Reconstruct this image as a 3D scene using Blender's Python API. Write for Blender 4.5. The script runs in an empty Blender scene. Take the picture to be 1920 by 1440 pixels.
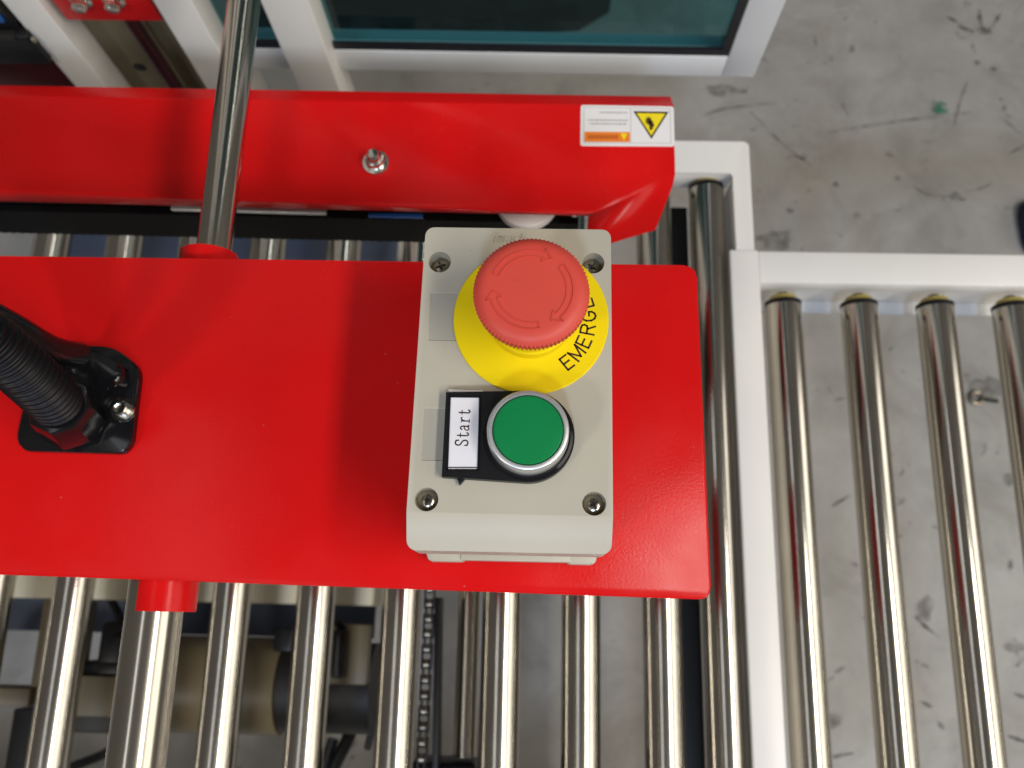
import bpy, bmesh, math, random
from mathutils import Vector, Matrix
random.seed(7)
SC = bpy.context.scene
COL = SC.collection
S = 0.001                                   # everything below is written in millimetres

# ------------------------------------------------------------------ camera
FPX = 1610.1                                # focal length in photo pixels (1920 wide)
CAM_H = 377.0                               # camera height above the red plate
RX, RY, RZ = -0.25897761, -0.02147865, -0.01739559
R3 = Matrix.Rotation(RZ, 3, 'Z') @ Matrix.Rotation(RY, 3, 'Y') @ Matrix.Rotation(RX, 3, 'X')
RT = R3.transposed()
cam = bpy.data.cameras.new("camera"); co = bpy.data.objects.new("camera", cam); COL.objects.link(co)
co.matrix_world = Matrix.Translation((0, 0, CAM_H * S)) @ RT.to_4x4()
cam.sensor_width = 36.0
cam.lens = FPX / 1920 * 36
cam.clip_start = 0.01; cam.clip_end = 60
cam.dof.use_dof = True; cam.dof.focus_distance = 0.325; cam.dof.aperture_fstop = 13.0
SC.camera = co

# ------------------------------------------------------------------ world, lamps, exposure
w = bpy.data.worlds.new("World"); SC.world = w; w.use_nodes = True
bg = w.node_tree.nodes['Background']
bg.inputs['Color'].default_value = (1.0, 0.93, 0.84, 1); bg.inputs['Strength'].default_value = 0.105
SC.view_settings.view_transform = 'Standard'; SC.view_settings.look = 'None'
SC.view_settings.exposure = 0.0; SC.view_settings.gamma = 1.0

def lamp(name, loc, target, sx, sy, power, color):
    l = bpy.data.lights.new(name, 'AREA'); l.shape = 'RECTANGLE'; l.size = sx; l.size_y = sy
    l.energy = power; l.color = color
    o = bpy.data.objects.new(name, l); COL.objects.link(o)
    z = (Vector(loc) - Vector(target)).normalized()
    y = Vector((0, 1, 0)); x = y.cross(z).normalized(); y = z.cross(x)
    m = Matrix((x, y, z)).transposed().to_4x4(); m.translation = Vector(loc); o.matrix_world = m
    return o
lamp("hall_lamp", (1.62, -0.95, 2.4), (0.0, -0.3, 0), 0.30, 2.4, 62, (1.0, 0.95, 0.87))
lamp("hall_lamp", (2.9, -0.5, 1.35), (0.1, 0.0, 0), 1.7, 3.2, 36, (1.0, 0.94, 0.84))
lamp("hall_lamp", (-1.0, -0.6, 2.4), (0, 0.1, 0), 0.30, 3.2, 5, (0.95, 0.97, 1.0))
lamp("hall_lamp", (-1.5, -1.3, 1.7), (0, 0, 0), 0.28, 0.28, 15, (1.0, 0.95, 0.88))
lamp("hall_lamp", (-0.05, -1.55, 2.0), (0, 0.1, 0), 0.24, 0.24, 24, (0.58, 0.74, 1.0))

# ------------------------------------------------------------------ projection helper: photo pixel -> point at a real height
def at(px, py, z):
    d = RT @ Vector(((px - 960) / FPX, -(py - 720) / FPX, -1))
    t = (z - CAM_H) / d.z
    return Vector((d.x * t, d.y * t, z))
def X(px, py, z): return at(px, py, z).x
def Y(px, py, z): return at(px, py, z).y

# ------------------------------------------------------------------ materials
def mat(name, col, rough=0.5, metal=0.0, spec=0.5, coat=0.0, var=0.0, vscale=20, bump=0.0, bscale=200, bstretch=None, rvar=0.0):
    m = bpy.data.materials.new(name); m.use_nodes = True
    nt = m.node_tree; p = nt.nodes['Principled BSDF']
    p.inputs['Base Color'].default_value = (*col, 1); p.inputs['Roughness'].default_value = rough
    p.inputs['Metallic'].default_value = metal; p.inputs['Specular IOR Level'].default_value = spec
    p.inputs['Coat Weight'].default_value = coat; p.inputs['Coat Roughness'].default_value = 0.08
    tc = nt.nodes.new('ShaderNodeTexCoord')
    def noise(scale, detail=4, stretch=None):
        n = nt.nodes.new('ShaderNodeTexNoise'); n.inputs['Scale'].default_value = scale; n.inputs['Detail'].default_value = detail
        if stretch:
            mp = nt.nodes.new('ShaderNodeMapping'); mp.inputs['Scale'].default_value = stretch
            nt.links.new(tc.outputs['Object'], mp.inputs['Vector']); nt.links.new(mp.outputs[0], n.inputs['Vector'])
        else:
            nt.links.new(tc.outputs['Object'], n.inputs['Vector'])
        return n
    if var:
        n = noise(vscale, 5)
        r = nt.nodes.new('ShaderNodeValToRGB')
        r.color_ramp.elements[0].position = .3; r.color_ramp.elements[1].position = .7
        r.color_ramp.elements[0].color = (*[c * (1 - var) for c in col], 1)
        r.color_ramp.elements[1].color = (*[min(1, c * (1 + var)) for c in col], 1)
        nt.links.new(n.outputs['Fac'], r.inputs[0]); nt.links.new(r.outputs[0], p.inputs['Base Color'])
    if rvar:
        n = noise(vscale * 2.3, 6, bstretch)
        mr = nt.nodes.new('ShaderNodeMapRange'); mr.inputs['To Min'].default_value = max(0.02, rough - rvar); mr.inputs['To Max'].default_value = rough + rvar
        mr.inputs['From Min'].default_value = .3; mr.inputs['From Max'].default_value = .7
        nt.links.new(n.outputs['Fac'], mr.inputs['Value']); nt.links.new(mr.outputs[0], p.inputs['Roughness'])
    if bump:
        n = noise(bscale, 3, bstretch)
        b = nt.nodes.new('ShaderNodeBump'); b.inputs['Strength'].default_value = bump; b.inputs['Distance'].default_value = 0.0006
        nt.links.new(n.outputs['Fac'], b.inputs['Height']); nt.links.new(b.outputs[0], p.inputs['Normal'])
    return m

M = {}
M['red'] = mat('red_paint', (0.60, 0.0055, 0.0060), 0.24, spec=0.21, var=0.04, vscale=12, bump=0.08, bscale=800, rvar=0.07)
M['grey_box'] = mat('grey_plastic', (0.44, 0.405, 0.325), 0.42, spec=0.4, var=0.03, vscale=25, bump=0.06, bscale=2500)
M['grey_field'] = mat('grey_plastic_satin', (0.38, 0.355, 0.295), 0.30, spec=0.45, var=0.02, vscale=25)
M['yellow'] = mat('yellow_plastic', (0.80, 0.60, 0.003), 0.42, spec=0.25, var=0.03, vscale=30)
M['cap_red'] = mat('soft_red_plastic', (0.58, 0.062, 0.042), 0.46, spec=0.35, var=0.05, vscale=45, bump=0.05, bscale=1800)
M['green'] = mat('green_plastic', (0.002, 0.185, 0.050), 0.42, spec=0.22, var=0.05, vscale=60, bump=0.03, bscale=2500)
M['alu'] = mat('satin_aluminium', (0.60, 0.60, 0.60), 0.36, metal=0.75, var=0.03, vscale=50)
M['black'] = mat('black_plastic', (0.007, 0.007, 0.008), 0.40, spec=0.28, var=0.2, vscale=40)
M['hose'] = mat('hose_plastic', (0.005, 0.005, 0.006), 0.42, spec=0.16, var=0.2, vscale=40)
M['black_gloss'] = mat('black_gloss', (0.006, 0.006, 0.007), 0.16, spec=0.5, var=0.2, vscale=30)
M['rubber'] = mat('black_rubber', (0.0035, 0.0035, 0.004), 0.6, spec=0.10, var=0.25, vscale=120, bump=0.6, bscale=1500)
M['ink'] = mat('black_ink', (0.035, 0.012, 0.006), 0.6, var=0.1)
M['paper'] = mat('white_paper', (0.74, 0.72, 0.74), 0.5, spec=0.3, var=0.02, vscale=80)
M['screw'] = mat('screw_steel', (0.36, 0.33, 0.27), 0.24, metal=1.0, var=0.15, vscale=300, rvar=0.08)
M['bolt'] = mat('zinc_bolt', (0.66, 0.64, 0.58), 0.20, metal=1.0, var=0.1, vscale=200, rvar=0.06)
M['chrome'] = mat('roller_steel', (0.58, 0.55, 0.49), 0.165, metal=1.0, var=0.10, vscale=16, bump=0.06, bscale=60, bstretch=(1, .06, 1), rvar=0.06)
M['shaft'] = mat('ground_shaft', (0.56, 0.52, 0.45), 0.19, metal=1.0, var=0.05, vscale=20, bump=0.05, bscale=90, bstretch=(1, .05, 1), rvar=0.05)
M['white'] = mat('white_paint', (0.80, 0.77, 0.72), 0.35, spec=0.5, var=0.03, vscale=9, bump=0.08, bscale=700)
M['white_alu'] = mat('white_coated_aluminium', (0.74, 0.75, 0.77), 0.30, spec=0.5, var=0.03, vscale=9)
M['beige'] = mat('shaded_beige_paint', (0.15, 0.12, 0.07), 0.45, spec=0.45, var=0.1, vscale=12, bump=0.05, bscale=500)  # beige darkened, shade below the rollers put into the colour
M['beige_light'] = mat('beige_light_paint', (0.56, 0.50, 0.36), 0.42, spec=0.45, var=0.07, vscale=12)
M['dark_metal'] = mat('dark_metal', (0.014, 0.013, 0.012), 0.5, metal=0.2, var=0.2, vscale=30)  # also darkened to carry the shade around the motor
M['chain_steel'] = mat('chain_steel', (0.30, 0.26, 0.20), 0.35, metal=1.0, var=0.3, vscale=120)
M['maroon'] = mat('red_sheen_metal', (0.055, 0.010, 0.012), 0.2, metal=0.5, var=0.2, vscale=30)  # red reflection on dark metal put into the base colour
M['roller_yellow'] = mat('yellow_bearing', (0.42, 0.34, 0.09), 0.5, var=0.12, vscale=120)
M['orange'] = mat('orange_print', (0.80, 0.20, 0.015), 0.5, var=0.03)
M['print_grey'] = mat('grey_print', (0.42, 0.40, 0.40), 0.6, var=0.05)
M['print_brown'] = mat('brown_print', (0.48, 0.10, 0.01), 0.6, var=0.05)
M['sign_yellow'] = mat('sign_yellow', (0.84, 0.66, 0.01), 0.5, var=0.03)
M['label_white'] = mat('label_white', (0.76, 0.73, 0.71), 0.45, var=0.02)
M['blue'] = mat('blue_sheen', (0.01, 0.08, 0.30), 0.3, var=0.1)  # colour for the added blue reflections
M['floor_shade'] = mat('floor_shade_tone', (0.085, 0.105, 0.155), 0.5, spec=0.3, var=0.12, vscale=9)  # shade on the floor put into a colour
M['navy'] = mat('navy_cloth', (0.014, 0.018, 0.045), 0.8, var=0.25, vscale=60)
M['dark_fill'] = mat('dark_slab_tone', (0.03, 0.034, 0.033), 0.7, var=0.3, vscale=30)
M['gasket'] = mat('black_gasket', (0.006, 0.006, 0.010), 0.4, var=0.1)

def specks(m, col, scale, thr, amount):
    nt = m.node_tree; p = nt.nodes['Principled BSDF']; tc = nt.nodes.new('ShaderNodeTexCoord')
    v = nt.nodes.new('ShaderNodeTexVoronoi'); v.inputs['Scale'].default_value = scale; nt.links.new(tc.outputs['Object'], v.inputs['Vector'])
    lt = nt.nodes.new('ShaderNodeMath'); lt.operation = 'LESS_THAN'; lt.inputs[1].default_value = thr; nt.links.new(v.outputs['Distance'], lt.inputs[0])
    sep = nt.nodes.new('ShaderNodeSeparateColor'); nt.links.new(v.outputs['Color'], sep.inputs[0])
    g = nt.nodes.new('ShaderNodeMath'); g.operation = 'GREATER_THAN'; g.inputs[1].default_value = 1 - amount; nt.links.new(sep.outputs[0], g.inputs[0])
    mu = nt.nodes.new('ShaderNodeMath'); mu.operation = 'MULTIPLY'; nt.links.new(lt.outputs[0], mu.inputs[0]); nt.links.new(g.outputs[0], mu.inputs[1])
    x = nt.nodes.new('ShaderNodeMix'); x.data_type = 'RGBA'; nt.links.new(mu.outputs[0], x.inputs[0])
    l = p.inputs['Base Color'].links
    if l: nt.links.new(l[0].from_socket, x.inputs[6])
    else: x.inputs[6].default_value = p.inputs['Base Color'].default_value
    x.inputs[7].default_value = (*col, 1); nt.links.new(x.outputs[2], p.inputs['Base Color'])
specks(M['red'], (.60, .08, .07), 150, .055, .08)
specks(M['grey_box'], (.30, .28, .24), 220, .07, .06)
specks(M['chrome'], (.80, .78, .72), 330, .07, .05)
specks(M['yellow'], (.55, .40, .02), 260, .08, .06)

def glass_mat():
    m = bpy.data.materials.new('teal_acrylic'); m.use_nodes = True; nt = m.node_tree
    out = nt.nodes['Material Output']; nt.nodes.remove(nt.nodes['Principled BSDF'])
    t = nt.nodes.new('ShaderNodeBsdfTransparent'); t.inputs['Color'].default_value = (0.37, 0.60, 0.63, 1)
    g = nt.nodes.new('ShaderNodeBsdfGlossy'); g.inputs['Roughness'].default_value = 0.03; g.inputs['Color'].default_value = (.9, .95, 1, 1)
    f = nt.nodes.new('ShaderNodeFresnel'); f.inputs['IOR'].default_value = 1.45
    x = nt.nodes.new('ShaderNodeMixShader')
    ge = nt.nodes.new('ShaderNodeNewGeometry'); mu = nt.nodes.new('ShaderNodeMath'); mu.operation = 'MULTIPLY'
    iv = nt.nodes.new('ShaderNodeMath'); iv.operation = 'SUBTRACT'; iv.inputs[0].default_value = 1
    nt.links.new(ge.outputs['Backfacing'], iv.inputs[1]); nt.links.new(iv.outputs[0], mu.inputs[0]); nt.links.new(f.outputs[0], mu.inputs[1])
    nt.links.new(mu.outputs[0], x.inputs[0]); nt.links.new(t.outputs[0], x.inputs[1]); nt.links.new(g.outputs[0], x.inputs[2])
    nt.links.new(x.outputs[0], out.inputs['Surface']); return m
M['glass'] = glass_mat()

def concrete():
    m = bpy.data.materials.new('concrete'); m.use_nodes = True; nt = m.node_tree; p = nt.nodes['Principled BSDF']
    tc = nt.nodes.new('ShaderNodeTexCoord')
    def N(scale, detail, rough=.55, dist=0):
        n = nt.nodes.new('ShaderNodeTexNoise'); n.inputs['Scale'].default_value = scale; n.inputs['Detail'].default_value = detail
        n.inputs['Roughness'].default_value = rough; n.inputs['Distortion'].default_value = dist
        nt.links.new(tc.outputs['Object'], n.inputs['Vector']); return n
    def ramp(src, a, b, ca, cb):
        r = nt.nodes.new('ShaderNodeValToRGB'); r.color_ramp.elements[0].position = a; r.color_ramp.elements[1].position = b
        r.color_ramp.elements[0].color = (*ca, 1); r.color_ramp.elements[1].color = (*cb, 1)
        nt.links.new(src, r.inputs[0]); return r
    def mix(mode, fac, a, b):
        x = nt.nodes.new('ShaderNodeMix'); x.data_type = 'RGBA'; x.blend_type = mode
        if isinstance(fac, float): x.inputs[0].default_value = fac
        else: nt.links.new(fac, x.inputs[0])
        nt.links.new(a, x.inputs[6])
        if isinstance(b, tuple): x.inputs[7].default_value = (*b, 1)
        else: nt.links.new(b, x.inputs[7])
        return x.outputs[2]
    base = ramp(N(5, 6, .6, .4).outputs['Fac'], .3, .72, (.315, .302, .282), (.455, .44, .418))
    fine = ramp(N(60, 8, .7).outputs['Fac'], .25, .75, (.78, .78, .78), (1.1, 1.1, 1.1))
    c = mix('MULTIPLY', 0.8, base.outputs[0], fine.outputs[0])
    blot = ramp(N(9, 7, .66, .9).outputs['Fac'], .47, .72, (1, 1, 1), (.66, .64, .62))
    c = mix('MULTIPLY', 0.75, c, blot.outputs[0])
    rust = ramp(N(3.1, 5, .6, .3).outputs['Fac'], .60, .74, (0, 0, 0), (1, 1, 1))
    c = mix('MIX', rust.outputs[0], c, (.30, .245, .19))
    c2 = nt.nodes.new('ShaderNodeMix'); c2.data_type = 'RGBA'; c2.inputs[0].default_value = .35
    nt.links.new(mix('MULTIPLY', 0.75, base.outputs[0], blot.outputs[0]), c2.inputs[6]); nt.links.new(c, c2.inputs[7]); c = c2.outputs[2]
    sp = ramp(N(34, 3, .5, 1.2).outputs['Fac'], .685, .73, (1, 1, 1), (.42, .40, .38))
    c = mix('MULTIPLY', 0.8, c, sp.outputs[0])
    nt.links.new(c, p.inputs['Base Color']); p.inputs['Roughness'].default_value = .55
    b = nt.nodes.new('ShaderNodeBump'); b.inputs['Strength'].default_value = .25; b.inputs['Distance'].default_value = .002
    nt.links.new(N(90, 6).outputs['Fac'], b.inputs['Height']); nt.links.new(b.outputs[0], p.inputs['Normal'])
    return m
M['concrete'] = concrete()

def mark_mat(name, col, dens, scale=60):
    m = bpy.data.materials.new(name); m.use_nodes = True; nt = m.node_tree; p = nt.nodes['Principled BSDF']
    p.inputs['Base Color'].default_value = (*col, 1); p.inputs['Roughness'].default_value = .7
    tc = nt.nodes.new('ShaderNodeTexCoord'); n = nt.nodes.new('ShaderNodeTexNoise'); n.inputs['Scale'].default_value = scale; n.inputs['Detail'].default_value = 4
    nt.links.new(tc.outputs['Object'], n.inputs['Vector'])
    r = nt.nodes.new('ShaderNodeMapRange'); r.inputs['From Min'].default_value = .3; r.inputs['From Max'].default_value = .65
    r.inputs['To Min'].default_value = 0; r.inputs['To Max'].default_value = dens
    nt.links.new(n.outputs['Fac'], r.inputs['Value']); nt.links.new(r.outputs[0], p.inputs['Alpha']); return m
M['mark_dark'] = mark_mat('dark_scuff', (.075, .07, .063), .42)
M['mark_black'] = mark_mat('black_stain', (.03, .028, .026), .75)
M['mark_pale'] = mark_mat('pale_scratch', (.62, .60, .58), .75)
M['mark_green'] = mark_mat('green_paint', (.05, .24, .13), .7, 90)

# ------------------------------------------------------------------ mesh helpers (mm)
def NB(): return bmesh.new()
def box(bm, x0, x1, y0, y1, z0, z1, bev=0.0, seg=2):
    vs = [bm.verts.new(v) for v in ((x0,y0,z0),(x1,y0,z0),(x1,y1,z0),(x0,y1,z0),(x0,y0,z1),(x1,y0,z1),(x1,y1,z1),(x0,y1,z1))]
    fs = [bm.faces.new([vs[i] for i in f]) for f in ((3,2,1,0),(4,5,6,7),(0,1,5,4),(1,2,6,5),(2,3,7,6),(3,0,4,7))]
    if bev:
        es = list({e for f in fs for e in f.edges})
        bmesh.ops.bevel(bm, geom=es, offset=bev, segments=seg, affect='EDGES', profile=.5)
def prism(bm, pts, z0, z1, bev=0.0, seg=2, top_scale=None):
    a = sum((Vector((p[0], p[1])).cross(Vector((q[0], q[1]))) for p, q in zip(pts, pts[1:] + pts[:1])))
    if a < 0: pts = pts[::-1]
    n = len(pts)
    lo = [bm.verts.new((p[0], p[1], z0)) for p in pts]; hi = [bm.verts.new((p[0], p[1], z1)) for p in pts]
    t = bm.faces.new(hi); bm.faces.new(lo[::-1])
    for i in range(n): bm.faces.new((lo[i], lo[(i+1) % n], hi[(i+1) % n], hi[i]))
    if bev: bmesh.ops.bevel(bm, geom=list(t.edges), offset=bev, segments=seg, affect='EDGES', profile=.5)
def rrect(x0, x1, y0, y1, r, n=6):
    out = []
    for cx, cy, a0 in ((x1-r, y1-r, 0), (x0+r, y1-r, 90), (x0+r, y0+r, 180), (x1-r, y0+r, 270)):
        for k in range(n + 1):
            a = math.radians(a0 + 90 * k / n); out.append((cx + r*math.cos(a), cy + r*math.sin(a)))
    return out
def frame_from(d):
    d = d.normalized(); u = Vector((0, 0, 1)) if abs(d.z) < .9 else Vector((1, 0, 0))
    a = d.cross(u).normalized(); return a, d.cross(a).normalized()
def cyl(bm, p0, p1, r0, r1=None, seg=32, cap=True, bev=0.0):
    p0 = Vector(p0); p1 = Vector(p1); r1 = r0 if r1 is None else r1
    a, b = frame_from(p1 - p0); R = []
    for p, r in ((p0, r0), (p1, r1)):
        R.append([bm.verts.new(p + (a*math.cos(2*math.pi*k/seg) + b*math.sin(2*math.pi*k/seg)) * r) for k in range(seg)])
    for k in range(seg): bm.faces.new((R[0][k], R[0][(k+1) % seg], R[1][(k+1) % seg], R[1][k]))
    if cap:
        f0 = bm.faces.new(R[0][::-1]); f1 = bm.faces.new(R[1])
        if bev: bmesh.ops.bevel(bm, geom=list(f0.edges) + list(f1.edges), offset=bev, segments=2, affect='EDGES', profile=.5)
def lathe(bm, prof, c, seg=64, rmod=None, axis='z'):
    """prof: list of (r, h); closed with caps when r = 0"""
    c = Vector(c); rings = []
    for r, h in prof:
        if r <= 1e-6: rings.append([bm.verts.new(c + Vector((0, 0, h)))]); continue
        ring = []
        for k in range(seg):
            a = 2*math.pi*k/seg; rr = r + (rmod(k, r, h) if rmod else 0)
            ring.append(bm.verts.new(c + Vector((rr*math.cos(a), rr*math.sin(a), h))))
        rings.append(ring)
    for A, B in zip(rings, rings[1:]):
        for k in range(seg):
            k2 = (k+1) % seg
            if len(A) == 1 and len(B) == 1: continue
            if len(A) == 1: bm.faces.new((A[0], B[k2], B[k]))
            elif len(B) == 1: bm.faces.new((A[k], A[k2], B[0]))
            else: bm.faces.new((A[k], A[k2], B[k2], B[k]))
def smooth_path(pts, n=8):
    pts = [Vector(p) for p in pts]; out = []
    P = [pts[0]*2 - pts[1]] + pts + [pts[-1]*2 - pts[-2]]
    for i in range(1, len(P) - 2):
        for k in range(n):
            t = k / n; a, b, c, d = P[i-1], P[i], P[i+1], P[i+2]
            out.append(.5*((2*b) + (c-a)*t + (2*a-5*b+4*c-d)*t*t + (-a+3*b-3*c+d)*t**3))
    out.append(pts[-1]); return out
def tube(bm, pts, r, seg=14, rf=None):
    pts = [Vector(p) for p in pts]; rings = []
    a = None
    for i, p in enumerate(pts):
        d = (pts[min(i+1, len(pts)-1)] - pts[max(i-1, 0)]).normalized()
        if a is None: a, b = frame_from(d)
        else:
            a = (a - d * a.dot(d)).normalized(); b = d.cross(a)
        rr = rf(i) if rf else r
        rings.append([bm.verts.new(p + (a*math.cos(2*math.pi*k/seg) + b*math.sin(2*math.pi*k/seg)) * rr) for k in range(seg)])
    for A, B in zip(rings, rings[1:]):
        for k in range(seg): bm.faces.new((A[k], A[(k+1) % seg], B[(k+1) % seg], B[k]))
    bm.faces.new(rings[0][::-1]); bm.faces.new(rings[-1])
def ribbon(bm, pts, wd, z0, z1, wf=None):
    """flat stroke along 2-D points, width wd, extruded z0..z1"""
    P = [Vector((p[0], p[1])) for p in pts]; L = []; Rr = []
    for i, p in enumerate(P):
        d = (P[min(i+1, len(P)-1)] - P[max(i-1, 0)]).normalized(); n = Vector((-d.y, d.x))
        k = (wf(i / max(1, len(P)-1)) if wf else 1) * wd / 2
        L.append(p + n*k); Rr.append(p - n*k)
    for A, B, C, D in zip(L, L[1:], Rr[1:], Rr):
        q = [(v.x, v.y) for v in (A, B, C, D)]
        prism(bm, q, z0, z1)
def blob(bm, c, r, z, n=14, jit=.4, sx=1, sy=1, rot=0):
    vs = []
    for k in range(n):
        a = 2*math.pi*k/n; rr = r*(1 + random.uniform(-jit, jit)); x, y = rr*math.cos(a)*sx, rr*math.sin(a)*sy
        vs.append(bm.verts.new((c[0] + x*math.cos(rot) - y*math.sin(rot), c[1] + x*math.sin(rot) + y*math.cos(rot), z)))
    bm.faces.new(vs)

def round_poly(P, r, n=5):
    out = []
    for i, p in enumerate(P):
        p = Vector(p).to_2d(); a = Vector(P[i-1]).to_2d(); b = Vector(P[(i+1) % len(P)]).to_2d()
        da = (a - p); db = (b - p); rr = min(r, da.length*.45, db.length*.45)
        s = p + da.normalized()*rr; e = p + db.normalized()*rr
        for k in range(n + 1):
            t = k/n; v = (1-t)**2*s + 2*t*(1-t)*p + t*t*e; out.append((v.x, v.y))
    return out
def wloc(o):
    v = Vector((0, 0, 0))
    while o is not None: v += o.location; o = o.parent
    return v
def obj(name, bm, m, parent=None, angle=35, kind=None, loc=None, label=None):
    """bm is in world millimetres; the object's origin sits at its parent's (or at loc)"""
    off = wloc(parent) if parent else (Vector(loc) * S if loc is not None else Vector((0, 0, 0)))
    bmesh.ops.recalc_face_normals(bm, faces=bm.faces[:])
    for v in bm.verts: v.co = v.co * S - off
    me = bpy.data.meshes.new(name); bm.to_mesh(me); bm.free()
    me.materials.append(m if not isinstance(m, str) else M[m])
    me.polygons.foreach_set('use_smooth', [True] * len(me.polygons)); me.set_sharp_from_angle(angle=math.radians(angle)); me.update()
    o = bpy.data.objects.new(name, me); COL.objects.link(o)
    if parent: o.parent = parent
    else: o.location = off
    if kind: o['kind'] = kind
    if label: o['label'] = label
    return o
def tag(o, label, cat, group=None):
    o['label'] = label; o['category'] = cat
    if group: o['group'] = group
    return o
def thing(name, label, cat, loc, group=None):
    o = bpy.data.objects.new(name, None); o.empty_display_size = .02; COL.objects.link(o)
    o.location = Vector(loc) * S; return tag(o, label, cat, group)
def kids(o): return [c for c in bpy.data.objects if c.parent == o]
def copy_tree(o, parent=None):
    c = o.copy(); COL.objects.link(c); c.parent = parent
    for k in kids(o): copy_tree(k, c)
    return c
def cut(o, bm):
    """boolean difference of a mm-space bmesh from o"""
    off = wloc(o)
    bmesh.ops.recalc_face_normals(bm, faces=bm.faces[:])
    for v in bm.verts: v.co = v.co * S - off
    me = bpy.data.meshes.new('cutter'); bm.to_mesh(me); bm.free()
    c = bpy.data.objects.new('cutter', me); COL.objects.link(c); c.matrix_world = Matrix.Translation(off)
    md = o.modifiers.new('cut', 'BOOLEAN'); md.object = c; md.operation = 'DIFFERENCE'; md.solver = 'EXACT'
    bpy.context.view_layer.update()
    dg = bpy.context.evaluated_depsgraph_get()
    new = bpy.data.meshes.new_from_object(o.evaluated_get(dg))
    o.modifiers.clear(); old = o.data; o.data = new; new.name = o.name
    bpy.data.objects.remove(c); bpy.data.meshes.remove(me); bpy.data.meshes.remove(old)
    new.polygons.foreach_set('use_smooth', [True] * len(new.polygons)); new.set_sharp_from_angle(angle=math.radians(35))

# heights (mm, plate top = 0)
ZB = 62.0          # top of the control box
ZBAR = -120.0      # top of the far red bar
ZR = -350.0        # roller axes
RR = 15.8          # roller radius
ZRAIL = -331.0     # top of the white rails
ZF = -920.0        # floor

# ================================================================== SETTING: floor
bm = NB(); box(bm, -4000, 4000, -4000, 5000, ZF - 30, ZF)
floor = obj('floor', bm, 'concrete', kind='structure')
floor['label'] = 'grey scuffed concrete floor under the conveyor'
def Z2(a, b): return (1300 + a/3.097, b/3.097)
def fl(px): p = at(px[0], px[1], ZF); return (p.x, p.y)
zf = [ZF + 0.4]
def scuff(name, strokes, m, wd):
    bm = NB()
    for s in strokes:
        P = [fl(q) for q in s]
        P3 = smooth_path([(x, y, 0) for x, y in P], 6) if len(P) > 2 else [Vector((*P[0], 0)).lerp(Vector((*P[1], 0)), k/8) for k in range(9)]
        L, Rr = [], []
        for i, p in enumerate(P3):
            d = (P3[min(i+1, len(P3)-1)] - P3[max(i-1, 0)]).normalized(); n = Vector((-d.y, d.x, 0))
            t = i/(len(P3)-1); k = wd*.36*(.35 + .65*math.sin(math.pi*min(1, max(0, t*.9 + .05))))*random.uniform(.5, 1.4)
            L.append(bm.verts.new((p.x + n.x*k, p.y + n.y*k, zf[0]))); Rr.append(bm.verts.new((p.x - n.x*k, p.y - n.y*k, zf[0])))
        for i in range(len(L) - 1): bm.faces.new((L[i], L[i+1], Rr[i+1], Rr[i]))
    zf[0] += 0.4
    return obj(name, bm, m, floor)
scuff('floor_scratch', [[Z2(500,105), Z2(700,92), Z2(820,62), Z2(950,45), Z2(1130,55), Z2(1290,66)]], 'mark_pale', 7)
scuff('floor_scratch', [[Z2(1700,30), Z2(1780,5), Z2(1850,-20)]], 'mark_pale', 6)
scuff('floor_crack', [[Z2(780,772), Z2(900,750), Z2(1200,705), Z2(1400,680), Z2(1610,655)], [Z2(330,650), Z2(500,820), Z2(600,900), Z2(690,970)],
    [Z2(60,670), Z2(200,630), Z2(480,600)], [Z2(1590,470), Z2(1545,600), Z2(1510,740)]], 'mark_dark', 7)
scuff('floor_crack', [[Z2(1275,1080), Z2(1330,1120), Z2(1400,1140), Z2(1490,1145), Z2(1570,1170)], [Z2(1570,1120), Z2(1700,1085), Z2(1730,1050)],
    [Z2(530,930), Z2(580,905), Z2(640,930)], [Z2(1180,690), Z2(1160,640)], [Z2(860,600), Z2(900,680)], [Z2(700,200), Z2(715,275)],
    [Z2(1780,680), Z2(1830,720), Z2(1900,780)], [Z2(1830,900), Z2(1900,860), Z2(1960,840)]], 'mark_dark', 6)
scuff('floor_scuff', [[Z2(1660,60), Z2(1665,130), Z2(1690,190)], [Z2(1780,80), Z2(1740,150), Z2(1700,190)], [Z2(1530,150), Z2(1580,172), Z2(1625,185)],
    [Z2(1615,260), Z2(1635,310)], [Z2(1730,400), Z2(1750,410)], [Z2(1470,100), Z2(1560,150)]], 'mark_black', 8)
scuff('floor_scuff', [[(1715,1155), (1735,1175), (1762,1196)], [(1716,1240), (1740,1251)], [(1725,1315), (1746,1326)], [(1566,1262), (1584,1250)],
    [(1758,1352), (1770,1370)], [(1895,1050), (1892,1075)], [(1905,1250), (1918,1235)], [(1900,1300), (1925,1310)], [(1560,950), (1592,930)],
    [(1560,1420), (1600,1412)], [(1890,1380), (1925,1392)]], 'mark_black', 7)
bm = NB()
for a, b, r, sx in ((1690,190,9,1.4),(1130,900,5,1.3),(1185,1040,6,.8),(830,1075,5,1),(920,290,6,.8),(190,525,14,2.2),(640,920,6,1),(1350,830,5,1.6),(1740,405,5,1.3),(480,1395,16,1.8),(950,1250,6,1),(560,1230,5,1.2),(1650,370,5,1),(800,340,6,.7),(1590,30,7,1),(1530,1150,8,1.5)):
    blob(bm, fl(Z2(a, b)), r, zf[0] + random.uniform(0, .1), sx=sx)
for a, b, r in ((1735,1140,15),(1850,730,22),(1890,900,9),(1640,1120,9),(1560,1350,12),(1900,1210,12)):
    blob(bm, fl((a, b)), r, zf[0] + .2)
obj('floor_stain', bm, 'mark_dark', floor); zf[0] += .5
bm = NB()
for a, b, r in ((1410,625,11),(1440,640,9),(1425,650,7),(1445,610,5)): blob(bm, fl(Z2(a, b)), r, zf[0], jit=.5); zf[0] += .05
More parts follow.
